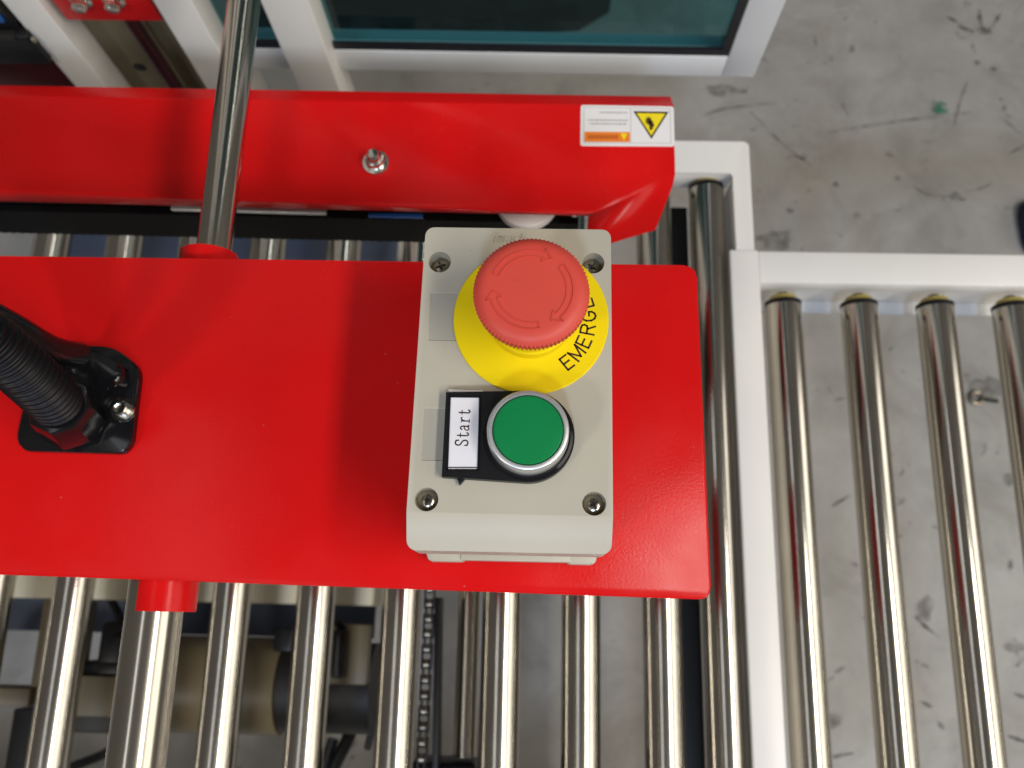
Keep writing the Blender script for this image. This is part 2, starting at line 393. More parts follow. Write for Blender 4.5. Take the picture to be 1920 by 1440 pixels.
obj('paint_spot', bm, 'mark_green', floor)

# floor odds: eye screw and a dark blue thing at the edge
p = at(1828, 747, ZF)
t = thing('eye_bolt', 'small steel eye bolt lying on the concrete between the right hand rollers', 'eye bolt', (p.x, p.y, ZF))
bm = NB(); ring = [(p.x + 9*math.cos(a), p.y + 9*math.sin(a), ZF + 4) for a in [2*math.pi*k/20 for k in range(21)]]; tube(bm, ring, 2.8, 8); obj('eye', bm, 'chain_steel', t)
bm = NB(); cyl(bm, (p.x + 11, p.y - 2, ZF + 4), (p.x + 32, p.y - 5, ZF + 4), 2.8, seg=12); obj('shank', bm, 'dark_metal', t)
p = at(1944, 432, ZF)
bm = NB(); lathe(bm, [(0, 60), (14, 57), (30, 42), (40, 22), (43, 8), (40, 0), (0, 0)], (p.x, p.y, ZF), 24, rmod=lambda k, r, h: -r*.2 + r*.08*math.sin(k*.9))
for v in bm.verts: v.co.y = p.y + (v.co.y - p.y)*1.5
tag(obj('shoe_toe', bm, 'navy', loc=(p.x, p.y, ZF)), 'dark blue rounded toe resting on the concrete at the right edge', 'shoe')

# ================================================================== RED MOUNTING PLATE with collars
xr = X(1318, 800, 0); yn = Y(700, 491, 0); ys = Y(700, 1101, 0); xl = X(-260, 780, 0)
plate = thing('mounting_plate', 'flat red painted steel plate carrying the grey push button box', 'plate', (0, (yn+ys)/2, 0))
bm = NB(); pts = round_poly([at(-260, 476.5, 0), at(1305.5, 497.5, 0), at(1334, 1124.5, 0), at(-260, 1068, 0)], 5.5, 6)
prism(bm, pts, -5, 0, bev=1.1, seg=3); obj('plate_sheet', bm, 'red', plate)
xs = X(395, 465, -20); zs = -20.0; RC = 14.0
for (y0, y1, lab) in ((yn - 25, Y(395, 457, zs + RC), 'north'), (Y(300, 1146, zs), ys + 25, 'south')):
    xc = X(395, 465, zs) if lab == 'north' else X(307, 1140, zs)
    bm = NB(); cyl(bm, (xc, y0, zs), (xc, y1, zs), RC, seg=48, bev=.8); c = obj('collar', bm, 'red', plate)

# chrome guide shafts through the collars
xN = X(395, 465, zs); xS = X(307, 1140, zs)
bm = NB(); y1 = yn + 520; cyl(bm, (X(405, 440, zs), yn - 30, zs), (X(405, 440, zs), y1, zs), 8.6, seg=48, bev=.5)
tag(obj('guide_shaft', bm, 'shaft', loc=(xN, yn, zs)), 'slim polished steel shaft running from the red plate over the far red bar', 'shaft', 'guide shafts of the red plate')
bm = NB(); xS2 = X(288, 1160, zs); cyl(bm, (xS2, ys + 20, zs), (xS2, ys - 330, zs), 12.3, seg=48, bev=.5)
tag(obj('guide_shaft', bm, 'shaft', loc=(xS2, ys, zs)), 'thick satin steel shaft under the plate crossing above the lower left rollers', 'shaft', 'guide shafts of the red plate')

# ================================================================== CONTROL BOX
# lid outline
lx0 = X(784, 700, ZB); lx1 = X(1147.5, 700, ZB); ly1 = Y(970, 428, ZB); lyb = Y(955, 965, ZB); ly0 = Y(957, 1036, ZB - 7)
boxT = thing('push_button_box', 'light grey plastic push button box with a red mushroom stop and a green start button', 'control box', ((lx0+lx1)/2, (ly0+ly1)/2, 0))
def lid_bm():
    bm = NB(); sec = []
    out = rrect(lx0, lx1, ly0, ly1, 3.6, 6)
    prism(bm, out, ZB - 24, ZB)
    for v in bm.verts:                      # front part of the lid slopes down
        pass
    return bm
bm = lid_bm()
def draft(bm):
    for v in bm.verts:
        if v.co.x < (lx0 + lx1)/2: v.co.x -= 1.9*max(0, min(1.1, (ly1 - v.co.y)/(ly1 - ly0)))
    return bm
draft(bm); lid = obj('lid', bm, 'grey_box', boxT)
# sloping nose of the lid
bm = NB()
v = [(lx0-20, lyb, ZB), (lx0-20, ly0-20, ZB - 7*(lyb-(ly0-20))/(lyb-ly0)), (lx0-20, ly0-20, ZB+30), (lx0-20, lyb, ZB+30)]
A = [bm.verts.new(q) for q in v]; B = [bm.verts.new((lx1+20, q[1], q[2])) for q in v]
bm.faces.new(A); bm.faces.new(B[::-1])
for i in range(4): bm.faces.new((A[i], B[i], B[(i+1) % 4], A[(i+1) % 4]))
cut(lid, bm)
SCR = [at(824.5, 491, ZB), at(1112, 493, ZB), at(799.5, 936, ZB), at(1114, 944, ZB)]
bm = NB()
for i, p in enumerate(SCR): cyl(bm, (p.x, p.y, ZB + 5), (p.x, p.y, ZB - (6.5 if i < 2 else 4.0)), 4.35, seg=36)
cut(lid, bm)
f1 = (X(806, 590, ZB), X(900, 590, ZB), Y(806, 638, ZB), Y(806, 549, ZB)); f2 = (X(793.5, 812, ZB), X(880, 812, ZB), Y(795, 863, ZB), Y(795, 765, ZB))
bm = NB()
for f in (f1, f2): box(bm, f[0], f[1], f[2], f[3], ZB - .35, ZB + 3)
cut(lid, bm)
md = lid.modifiers.new('edge', 'BEVEL'); md.width = .0007; md.segments = 3; md.limit_method = 'ANGLE'; md.angle_limit = math.radians(50); md.harden_normals = True
for i, f in enumerate((f1, f2)):
    bm = NB(); box(bm, f[0]+.25, f[1]-.25, f[2]+.25, f[3]-.25, ZB - .6, ZB - .28); obj('label_field', bm, 'grey_field', boxT)
# base of the box
bm = NB(); prism(bm, rrect(lx0+1.6, lx1-1.6, ly0+2.2, ly1-1.6, 4, 6), 0, ZB - 24.2); obj('base', draft(bm), 'grey_box', boxT)
bm = NB(); yb = ly0 + 2.2
prism(bm, rrect(lx0+2.2, lx0+19, ly0-1.2, ly0+20, 2.5, 5), 1.2, 8.5, bev=.8)
prism(bm, rrect(lx1-15, lx1-1.8, ly0-1.2, ly0+20, 2.5, 5), 1.2, 8.5, bev=.8)
box(bm, lx0+16.5, lx1-12.5, ly0-.6, ly0+10, 3.6, 9.2, bev=.7)
obj('base_flange', draft(bm), 'grey_box', boxT)
# moulded lettering near the top edge
GL = {  # ribbon glyphs in a 1 x 1 em (cap height 1), lists of strokes
 'i': [[(.12,0),(.12,.66)], [(.12,.86),(.12,.98)]],
 'm': [[(.06,0),(.06,.66)], [(.06,.5),(.16,.64),(.27,.64),(.33,.52),(.33,0)], [(.33,.5),(.43,.64),(.54,.64),(.6,.52),(.6,0)]],
 'a': [[(.08,.58),(.2,.66),(.32,.64),(.4,.54),(.4,0)], [(.4,.38),(.2,.36),(.07,.26),(.07,.1),(.18,0),(.3,.02),(.4,.12)]],
 'c': [[(.42,.54),(.3,.66),(.16,.64),(.05,.48),(.04,.24),(.14,.04),(.28,0),(.42,.1)]],
 'h': [[(.06,0),(.06,1)], [(.06,.5),(.18,.65),(.32,.64),(.4,.52),(.4,0)]],
}
bm = NB(); cur = X(925, 452, ZB); by = Y(925, 455, ZB)
for ch in 'imach':
    for st in GL[ch]: ribbon(bm, [(cur + (x + y*.22)*4.4, by + y*4.4) for x, y in st], .42, ZB - .3, ZB + .32)
    cur += 4.4 * {'i': .36, 'm': .84, 'a': .62, 'c': .58, 'h': .6}[ch]
obj('moulded_lettering', bm, 'grey_box', boxT)
# lid screws
for i, p in enumerate(SCR):
    zt = ZB - (4.3 if i < 2 else 1.8)
    bm = NB(); lathe(bm, [(0, zt), (1.6, zt - .08), (2.9, zt - .5), (3.75, zt - 1.3), (3.9, zt - 2.2), (3.9, zt - 4), (0, zt - 4)], (p.x, p.y, 0), 36)
    o = obj('lid_screw', bm, 'screw', boxT)
    bm = NB(); a0 = .35 + i*.55
    for k in range(2):
        a = a0 + k*math.pi/2; d = Vector((math.cos(a), math.sin(a))); n = Vector((-d.y, d.x))
        q = [Vector((p.x, p.y)) + d*s*2.05 + n*u*.42 for s, u in ((-1,-1),(1,-1),(1,1),(-1,1))]
        prism(bm, [(v.x, v.y) for v in q], zt - 1.6 - .05*k, zt + .6 + .1*k); cut(o, bm); bm = NB()
    bm.free(); bm = NB()
    a = a0 + math.pi/4; 
    lathe(bm, [(0, zt - 1.1), (.75, zt - 1.15), (.9, zt - 1.5), (0, zt - 1.5)], (p.x, p.y, 0), 12); obj('recess', bm, 'dark_metal', o)

# yellow legend disc
dc = at(995.5, 599, ZB); RD = 30.0
disc_c = (dc.x, dc.y)
bm = NB(); lathe(bm, [(0, ZB + .9), (RD - .35, ZB + .9), (RD, ZB + .6), (RD, ZB + .02), (0, ZB + .02)], (dc.x, dc.y, 0), 96)
legend = obj('legend_disc', bm, 'yellow', boxT)
CAPG = {
 'E': [[(.9,0),(.08,0),(.08,1),(.9,1)], [(.08,.53),(.8,.53)]],
 'M': [[(.06,0),(.06,1),(.5,.1),(.94,1),(.94,0)]],
 'R': [[(.08,0),(.08,1),(.55,1),(.78,.95),(.88,.78),(.8,.6),(.58,.53),(.08,.53)], [(.52,.53),(.9,0)]],
 'G': [[(.92,.78),(.78,.95),(.52,1.02),(.25,.93),(.08,.68),(.08,.32),(.25,.07),(.52,-.02),(.78,.06),(.93,.24),(.93,.46),(.55,.46)]],
 'N': [[(.08,0),(.08,1),(.9,0),(.9,1)]],
 'C': [[(.92,.76),(.78,.94),(.52,1.02),(.25,.93),(.08,.68),(.08,.32),(.25,.07),(.52,-.02),(.78,.06),(.92,.25)]],
 'Y': [[(.04,1),(.5,.45),(.96,1)], [(.5,.45),(.5,0)]],
}
bm = NB(); zl = ZB + .905
for k, ch in enumerate('EMERGENCY'):
    ang = math.radians(-51 + 13.6*k); hgt = 5.3; wd = {'M': 4.9, 'E': 3.7}.get(ch, 4.2)
    up = Vector((-math.cos(ang), -math.sin(ang))); rt = Vector((-math.sin(ang), math.cos(ang)))
    o0 = Vector(disc_c) - up*24.9
    for st in CAPG[ch]:
        P = [o0 + rt*((x - .5)*wd) + up*(y*hgt) for x, y in st]
        for a, b in zip(P, P[1:]):
            d = (b - a).normalized()*.3
            ribbon(bm, [a - d, b + d], .74, zl, zl + .04)
obj('lettering', bm, 'ink', legend)

# emergency stop
es = bpy.data.objects.new('emergency_stop', None); COL.objects.link(es); es.parent = boxT; es.empty_display_size = .02
zc = ZB + 32.5                               # top of the mushroom
bm = NB(); lathe(bm, [(0, ZB + .9), (16.2, ZB + .9), (16.2, ZB + 6), (15.4, ZB + 7), (15.0, ZB + 17), (0, ZB + 17)], (dc.x, dc.y, 0), 64); obj('neck', bm, 'yellow', es)
NR = 84
def serr(k, r, h): return (.28 if (k % 4) in (0, 1) else -.22) if (zc - 10.5 < h < zc - 2.9 and r > 17.5) else 0
prof = [(0, zc), (10, zc - .05), (15.0, zc - .25), (16.6, zc - .55), (17.8, zc - 1.1), (18.9, zc - 2.0), (19.6, zc - 2.8), (19.75, zc - 3.0), (19.9, zc - 4.2), (19.6, zc - 7.0), (18.6, zc - 10), (18.0, zc - 10.6), (15.6, zc - 12.5), (15.0, zc - 15), (0, zc - 15)]
bm = NB(); lathe(bm, [(r*1.03, h) for r, h in prof], (dc.x, dc.y, 0), NR*4, rmod=serr); obj('mushroom_cap', bm, 'cap_red', es, angle=50)
bm = NB()
for i in range(3):                           # raised turn-to-release arrows
    a0, a1 = math.radians(158 - 118*i), math.radians(72 - 118*i); ri, ro = 12.4, 14.7
    n = 22; arc = [a0 + (a1 - a0)*k/n for k in range(n + 1)]
    poly = [(ro, a) for a in arc] + [(ro + 1.5, a1), ((ri + ro)/2, a1 - .22), (ri - 1.5, a1)] + [(ri, a) for a in arc[::-1]]
    P = [(dc.x + r*math.cos(a), dc.y + r*math.sin(a)) for r, a in poly]
    def z_at(x, y): return zc - .20
    for s, e in zip(P, P[1:] + P[:1]): ribbon(bm, [s, e], .36, zc - .45, zc + .17)
obj('release_arrow', bm, 'cap_red', es)
bm = NB(); pd = at(967, 527, zc); lathe(bm, [(0, zc + .12), (.3, zc + .08), (.45, zc - .1), (0, zc - .1)], (pd.x, pd.y, 0), 10); obj('sprue_mark', bm, 'cap_red', es)

# start button with its black label holder
zg = ZB + 15.5
gc = at(990, 805.5, zg)
hold = obj('label_holder', (lambda bm: (prism(bm, [at(836, 734, ZB+5).to_2d()[:], at(827.5, 893, ZB+5).to_2d()[:]] +
        [(gc.x + 17.2*math.cos(a), gc.y + 17.2*math.sin(a)) for a in [math.radians(-92 + 184*k/40) for k in range(41)]], ZB + .02, ZB + 4.6, bev=.5), bm)[1])(NB()), 'black', boxT)
c0, c1, c2, c3 = (at(*q, ZB + 5).to_2d() for q in ((844, 744), (899.5, 744.5), (896, 881), (839, 881)))
bm = NB(); prism(bm, [c0[:], c3[:], c2[:], c1[:]], ZB + 4.62, ZB + 4.75); card = obj('label_card', bm, 'paper', hold)
bm = NB(); e0 = c3.lerp(c0, .035); e1 = c2.lerp(c1, .035); ribbon(bm, [e0[:], e1[:]], .42, ZB + 4.76, ZB + 4.8)
for a, b in ((c0, c1), (c1, c2), (c2, c3), (c3, c0)): 
    d = (b - a).normalized()*.25; ribbon(bm, [(a - d)[:], (b + d)[:]], .5, ZB + 4.3, ZB + 5.2)
obj('card_frame', bm, 'black', hold)
ST = {   # serif strokes, cap height 1: (points, relative width)
 'S': [([(.78,.74),(.74,.9),(.6,.99),(.4,1.0),(.22,.93),(.15,.78),(.22,.62),(.45,.52),(.68,.42),(.8,.27),(.76,.1),(.6,.01),(.4,0),(.22,.06),(.14,.2)], 1.25), ([(.78,1.0),(.78,.7)], .6), ([(.14,0),(.14,.3)], .6)],
 't': [([(.42,.92),(.42,.18),(.48,.04),(.6,.0),(.74,.05),(.8,.17)], 1.2), ([(.15,.64),(.76,.64)], .8)],
 'a': [([(.2,.52),(.26,.62),(.42,.67),(.58,.62),(.64,.5),(.64,.12),(.7,.02),(.84,.04)], 1.2), ([(.64,.4),(.4,.36),(.2,.27),(.15,.14),(.22,.02),(.38,-.01),(.54,.06),(.64,.18)], 1.0)],
 'r': [([(.34,0),(.34,.64),(.14,.64)], 1.15), ([(.34,.36),(.42,.54),(.56,.65),(.7,.66),(.8,.58)], 1.1), ([(.12,0),(.6,0)], .8)],
}
bm = NB(); b0 = at(876.5, 837.5, ZB+5).to_2d(); b1 = at(881.5, 766, ZB+5).to_2d(); dr = (b1 - b0); Lw = dr.length; dr.normalize(); upv = Vector((-dr.y, dr.x))
adv = Lw/5
for k, ch in enumerate('Start'):
    o0 = b0 + dr*(adv*k)
    for st, rw in ST[ch]:
        P = [o0 + dr*(x*adv*1.02) + upv*(y*4.55) for x, y in st]
        P3 = smooth_path([(p.x, p.y, 0) for p in P], 4) if len(P) > 3 else [Vector((*p, 0)) for p in P]
        ribbon(bm, [(p.x, p.y) for p in P3], .43*rw, ZB + 4.76, ZB + 4.80)
obj('lettering', bm, 'ink', hold)
a, b, c, d = (at(*q, ZB + 2.5).to_2d() for q in ((841, 730), (905, 732), (905, 738), (841, 738)))
bm = NB(); prism(bm, [a[:], d[:], c[:], b[:]], ZB + 1.5, ZB + 2.5); obj('card_tab', bm, 'paper', hold)
a, b, c = (at(*q, ZB + 1.5).to_2d() for q in ((855, 893), (875, 895), (862, 910)))
bm = NB(); prism(bm, [a[:], c[:], b[:]], ZB + .1, ZB + 2.2, bev=.2); obj('clip', bm, 'black', hold)
sb = bpy.data.objects.new('start_button', None); COL.objects.link(sb); sb.parent = boxT; sb.empty_display_size = .02
bm = NB(); lathe(bm, [(16.6, ZB + 4.6), (16.6, ZB + 5.2), (15.6, ZB + 6.0), (14.9, ZB + 6.0), (14.9, ZB + 4.6)], (gc.x, gc.y, 0), 72); obj('gasket_ring', bm, 'black_gloss', sb)
bm = NB(); lathe(bm, [(14.9, ZB + 4.6), (14.9, ZB + 8), (14.7, zg - 1.0), (14.35, zg - .25), (13.9, zg), (13.0, zg), (12.75, zg - .3), (12.75, zg - 2.0), (12.75, zg - 4), (0, zg - 4)], (gc.x, gc.y, 0), 96); obj('bezel', bm, 'alu', sb)
bm = NB(); lathe(bm, [(0, zg + .3), (10.0, zg + .28), (12.0, zg + .1), (12.45, zg - .3), (12.5, zg - 3), (0, zg - 3)], (gc.x, gc.y, 0), 96); obj('green_cap', bm, 'green', sb)

# ================================================================== BLACK CABLE GLAND AND HOSE
fc = at(147, 750, 4)
gl = thing('cable_entry', 'black flanged cable gland with ribbed conduit rising from the red plate', 'conduit', (fc.x, fc.y, 0))
q = [at(*k, 3) for k in ((34, 822), (44, 846), (232, 851), (248, 832), (265, 690), (215, 652), (108, 647), (60, 700))]
bm = NB(); prism(bm, round_poly(q, 6), .02, 4.0, bev=1.2, seg=3); obj('flange', bm, 'black_gloss', gl)
g0 = at(118, 770, 6); axis = Vector((-.62, .28, .73)).normalized()
H0 = at(128, 778, 12); H1 = at(65, 715, 45); H2 = at(-20, 640, 72); H3 = at(-130, 560, 92); H4 = at(-260, 480, 100)
bm = NB(); q2 = [at(*k, 14) for k in ((90, 800), (100, 660), (178, 655), (226, 684), (222, 712), (178, 738), (172, 800), (140, 822))]
prism(bm, round_poly(q2, 7), 3.9, 12, bev=3.2, seg=4); obj('gland_body', bm, 'black_gloss', gl)
dn = (H1 - H0).normalized()
bm = NB(); cyl(bm, H0 - dn*6, H0 + dn*11, 14.6, 13.4, seg=8, bev=1.0); obj('gland_nut', bm, 'black_gloss', gl)
path = smooth_path([H0 - dn*4, H0 + dn*10, H1, H2, H3, H4], 56)
bm = NB(); acc = [0.0]
for a, b in zip(path, path[1:]): acc.append(acc[-1] + (b - a).length)
tube(bm, path, 10.5, 28, rf=lambda i: 10.2 + 1.05*math.tanh(1.6*math.sin(acc[i]*2*math.pi/3.3))); obj('ribbed_hose', bm, 'hose', gl, angle=60)
off = Vector((2, 12.5, -9))
bm = NB(); tube(bm, smooth_path([at(150, 668, 10), at(95, 655, 24), at(20, 612, 42), at(-80, 560, 60), at(-260, 470, 70)], 12), 6.2, 16); obj('smooth_sleeve', bm, 'black_gloss', gl)
for (px, py, z, r) in ((224, 765, 4, 5.4), (62, 705, 4, 4.6)):
    p = at(px, py, z + 4); 
    bm = NB(); lathe(bm, [(0, z + 1), (r, z + 1), (r, z + .2), (r - .2, z - .1), (0, z - .1)], (p.x, p.y, 0), 32); b = obj('washer', bm, 'bolt', gl)
    bm = NB(); lathe(bm, [(0, z + 3.2), (1.9, z + 3.2), (2.1, z + 5.0), (2.9, z + 5.0), (3.5, z + 4.4), (3.6, z + 1), (0, z + 1)], (p.x, p.y, 0), 32); obj('cap_screw', bm, 'bolt', gl)

# ================================================================== FAR RED BAR
bar = thing('belt_cover', 'long folded red steel belt cover with clipped corner behind the push button box', 'machine cover', (0, Y(640, 280, ZBAR), ZBAR))
def P3(px, py, dz=0): return at(px, py, ZBAR + dz)
def lin(x0, y0, x1, y1, x): return y0 + (y1 - y0)*(x - x0)/(x1 - x0)
XL = -220
Vb = dict(bL=P3(XL, lin(0, 160, 1258, 181, XL), -10), bR=P3(1257, 181, -10), fL=P3(XL, lin(0, 180, 1262, 198, XL)), fR=P3(1263, 198),
          r2=P3(1266, 326), k=P3(1113, 396), gL=P3(XL, lin(181, 363, 1099, 396, XL)), hL=P3(XL, lin(0, 377, 1099, 404, XL), -9), hK=P3(1106, 405, -7),
          bbL=P3(XL, lin(0, 163, 1258, 183, XL), -38), bbR=P3(1257, 186, -38))
fl_pts = [P3(1113, 396), P3(1266, 326), P3(1262, 346, -4), P3(1229, 431, -10), P3(1150, 455, -42), P3(1098, 474, -44), P3(1104, 406, -10)]
n = (fl_pts[1] - fl_pts[0]).cross(fl_pts[3] - fl_pts[0]).normalized(); cp = Vector((0, 0, CAM_H)); fp = []
for v in fl_pts:                              # keep the bent-down corner planar
    d = (v - cp); fp.append(cp + d*((fl_pts[0] - cp).dot(n)/d.dot(n)))
bm = NB(); vv = {k: bm.verts.new(v) for k, v in Vb.items()}
for k in range(2, 7): vv['p%d' % k] = bm.verts.new(fp[k])
F = lambda *n: bm.faces.new([vv[i] for i in n])
F('gL', 'k', 'r2', 'fR', 'fL'); F('fL', 'fR', 'bR', 'bL'); F('gL', 'hL', 'hK', 'k'); F('bL', 'bR', 'bbR', 'bbL'); F('k', 'p6', 'p5', 'p4', 'p3', 'p2', 'r2')
bmesh.ops.recalc_face_normals(bm, faces=bm.faces[:])
if max(bm.faces, key=lambda f: f.calc_area()).normal.z < 0: bmesh.ops.reverse_faces(bm, faces=bm.faces[:])
es_ = [e for e in bm.edges if len(e.link_faces) == 2]
bmesh.ops.bevel(bm, geom=es_, offset=1.1, segments=3, affect='EDGES', profile=.5)
off_ = wloc(bar)
for v in bm.verts: v.co = v.co * S - off_
me = bpy.data.meshes.new('cover_sheet'); bm.to_mesh(me); bm.free(); me.materials.append(M['red'])
me.polygons.foreach_set('use_smooth', [True] * len(me.polygons)); me.set_sharp_from_angle(angle=math.radians(40))
o = bpy.data.objects.new('cover_sheet', me); COL.objects.link(o); o.parent = bar
md = o.modifiers.new('thick', 'SOLIDIFY'); md.thickness = .0018; md.offset = -1
# bolt with washer
bp = at(705, 306, ZBAR)
bm = NB(); lathe(bm, [(0, 1.7), (8.4, 1.6), (8.6, 1.2), (8.6, .02), (0, .02)], (bp.x, bp.y, ZBAR), 40); obj('washer', bm, 'bolt', bar)
bm = NB(); lathe(bm, [(0, 12.8), (3.2, 12.3), (4.4, 10.5), (4.4, 7.2), (5.8, 6.6), (6.2, 5.4), (6.2, 1.6), (0, 1.6)], (bp.x, bp.y, ZBAR), 6 * 6); obj('dome_nut', bm, 'bolt', bar)
# warning sticker
def sp(u, v):                                 # sticker coordinates 0..1
    a = P3(1089, 197); b = P3(1263, 200); c = P3(1265, 275); d = P3(1088, 274)
    return (a.lerp(b, u)).lerp(d.lerp(c, u), v)
def sq(bm, u0, u1, v0, v1, h0, h1): prism(bm, [sp(u0,v0).to_2d()[:], sp(u0,v1).to_2d()[:], sp(u1,v1).to_2d()[:], sp(u1,v0).to_2d()[:]], ZBAR + h0, ZBAR + h1)
bm = NB(); prism(bm, round_poly([sp(0,0), sp(0,1), sp(1,1), sp(1,0)], 2), ZBAR + .02, ZBAR + .25); wl = obj('warning_label', bm, 'label_white', bar)
bm = NB()
for r in ((.030,.965,.055,.068),(.030,.965,.915,.928),(.030,.037,.068,.915),(.958,.965,.068,.915),(.532,.539,.068,.915)): sq(bm, *r, .26, .29)
obj('border_line', bm, 'print_grey', wl)
bm = NB(); sq(bm, .042, .526, .655, .9, .26, .30); obj('orange_band', bm, 'orange', wl)
bm = NB(); prism(bm, [sp(*k).to_2d()[:] for k in ((.565,.135),(.945,.135),(.755,.82))], ZBAR + .26, ZBAR + .30); obj('triangle_border', bm, 'ink', wl)
bm = NB(); prism(bm, [sp(*k).to_2d()[:] for k in ((.60,.185),(.908,.185),(.755,.735))], ZBAR + .301, ZBAR + .33); obj('triangle_field', bm, 'sign_yellow', wl)
bm = NB()
prism(bm, round_poly([sp(*k) for k in ((.715,.36),(.745,.30),(.775,.40),(.79,.50),(.775,.52),(.765,.60),(.735,.60),(.735,.48))], 1), ZBAR + .331, ZBAR + .36)
for k in range(9):
    a = math.radians(20 + 36*k); c = Vector((.728, .37)); s = (c.x + .012*math.cos(a), c.y + .03*math.sin(a)); e = (c.x + .042*math.cos(a), c.y + .115*math.sin(a))
    ribbon(bm, [sp(*s).to_2d()[:], sp(*e).to_2d()[:]], 1.2, ZBAR + .331, ZBAR + .36, wf=lambda t: 1.2 - t)
obj('hand_pictogram', bm, 'ink', wl)
bm = NB()
for v0, u0, u1 in ((.155,.20,.50),(.345,.08,.505),(.435,.10,.49)):
    u = u1
    while u > u0:
        wl_ = random.uniform(.014, .04); sq(bm, max(u0, u - wl_), u, v0, v0 + .045, .26, .285); u -= wl_ + .008
obj('fine_print', bm, 'print_grey', wl)
bm = NB(); u = .40
while u > .09:
    wl_ = random.uniform(.02, .035); sq(bm, u - wl_, u, .73, .83, .301, .32); u -= wl_ + .006
obj('band_lettering', bm, 'print_brown', wl)
bm = NB(); prism(bm, [sp(*k).to_2d()[:] for k in ((.425,.69),(.50,.69),(.463,.86))], ZBAR + .301, ZBAR + .33); obj('small_triangle', bm, 'sign_yellow', wl)

# ================================================================== SIDE BELT under the bar
ZT = -152.0
bb = thing('side_belt', 'black rubber side drive belt showing below the red belt cover', 'belt', (0, Y(600, 408, ZT), ZT))
s0 = at(-220, lin(0, 396, 1000, 418, -220), ZT); s1 = at(1085, 420, ZT)
bm = NB(); xe = s1.x; ysb = s0.y; dx = xe - s0.x; sl = (s1.y - s0.y)/dx
NBt = 150
z0b, z1b = ZT - 36, ZT
rows = []
for k in range(NBt + 1):
    x = s0.x + dx*k/NBt; y = ysb + sl*(x - s0.x)
    rows.append((x, y))
front = [(x, y + (0.5 if k % 2 else 0)) for k, (x, y) in enumerate(rows)]
prism(bm, front + [(x, y + 5) for x, y in rows[::-1]], z0b, z1b); obj('belt_band', bm, 'rubber', bb, angle=20)
bm = NB(); prism(bm, [(s0.x, s0.y + 8), (xe - 4, s1.y + 8), (xe - 4, Y(1085, 195, ZBAR) - 4), (s0.x, Y(0, 185, ZBAR) - 4)], ZT - 38, ZT - 2); obj('guide_shade_block', bm, 'dark_metal', bb)  # unseen block enlarged to darken roller reflections and stop lamp light
bm = NB(); a = at(320, 388, ZT + 8); b = at(610, 396, ZT + 8); prism(bm, [(a.x, a.y - 1), (b.x, b.y - 1), (b.x, b.y + 4), (a.x, a.y + 4)], ZT + 4, ZT + 8, bev=.5); obj('guide_strip', bm, 'alu', bb)
bm = NB(); a = at(690, 405, ZT + 4); b = at(792, 407, ZT + 4); prism(bm, [(a.x, a.y), (b.x, b.y), (b.x, b.y + 2.6), (a.x, a.y + 2.6)], ZT + 1.5, ZT + 4, bev=.6); obj('blue_glow', bm, 'blue', bb)  # thin strip added for a blue glow reflected at the belt
p = at(988, 374, ZT + 6); bm = NB(); lathe(bm, [(0, 8), (19, 8), (20.5, 7), (21, 4), (21, 2), (0, 2)], (p.x, p.y, ZT), 40); obj('pulley', bm, 'label_white', bb)

# ================================================================== ROLLERS
yN = Y(1326, 336, ZR + RR); yS = -420.0
yN2 = Y(1467, 556, ZR + RR)
def make_roller(x, yn_, ys_, r, label, group, yellow):
    t = thing('conveyor_roller', label, 'roller', (x, yn_, ZR), group)
    bm = NB(); cyl(bm, (x, yn_ - 1.5, ZR), (x, ys_ + 1.5, ZR), r, seg=72, cap=False); obj('tube', bm, 'chrome', t)
    for y0, s in ((yn_, 1), (ys_, -1)):
        bm = NB(); cyl(bm, (x, y0 - s*4, ZR), (x, y0, ZR), r + .12, seg=48, bev=.5); obj('end_cap', bm, 'black', t)
        bm = NB(); cyl(bm, (x, y0, ZR), (x, y0 + s*(5.5 if yellow else 4), ZR), r*.80, r*.7, seg=32, bev=.5); b = obj('bearing', bm, 'roller_yellow', t)
        bm = NB(); cyl(bm, (x, y0, ZR), (x, y0 + s*9, ZR), 5.2, seg=6); obj('axle', bm, 'dark_metal', t)
    return t
g1 = 'polished steel rollers of the left hand conveyor'
base = [(-15, 'partly cut off steel roller at the bottom left photo edge'), (137, 'steel roller just left of the thick shaft below the red plate'),
        (286, 'steel roller hidden directly under the thick satin shaft'), (436, 'steel roller just right of the thick shaft below the red plate'),
        (593, 'steel roller immediately left of the roller beside the chain'), (754, 'steel roller with the drive chain along its right side'),
        (941.5, 'steel roller just right of the thin steel rod below the box'), (1089.5, 'steel roller second to the right of the thin steel rod'),
        (1240.5, 'steel roller ending under the lower right corner of the red plate')]
proto = None
for px, lab in base:
    x = X(px, 1115, ZR)
    if proto is None: proto = make_roller(x, yN, yS, RR, lab, g1, False); o = proto
    else:
        o = copy_tree(proto); o.location = (x*S, yN*S, ZR*S)
    tag(o, lab, 'roller', g1)
o = copy_tree(proto); xk = X(1353, 1115, ZR); o.location = (xk*S, yN*S, ZR*S)
tag(o, 'long steel roller running past the right edge of the red plate beside the white rail', 'roller', g1)
g2 = 'polished steel rollers of the right hand conveyor'
labs = ['right conveyor roller nearest the long white end rail', 'second right conveyor roller counted from the white end rail',
        'third right conveyor roller, left of the eye bolt on the floor', 'right conveyor roller cut off by the right photo edge', 'right conveyor roller just beyond the right photo edge']
pr2 = None
x1 = X(1467.5, 562, ZR); x4 = X(1894, 566, ZR)
for k in range(4):
    x = x1 + (x4 - x1)*k/3
    if pr2 is None: pr2 = make_roller(x, yN2, yS, RR, labs[0], g2, True); o = pr2
    else: o = copy_tree(pr2); o.location = (x*S, yN2*S, ZR*S)
    tag(o, labs[k], 'roller', g2)

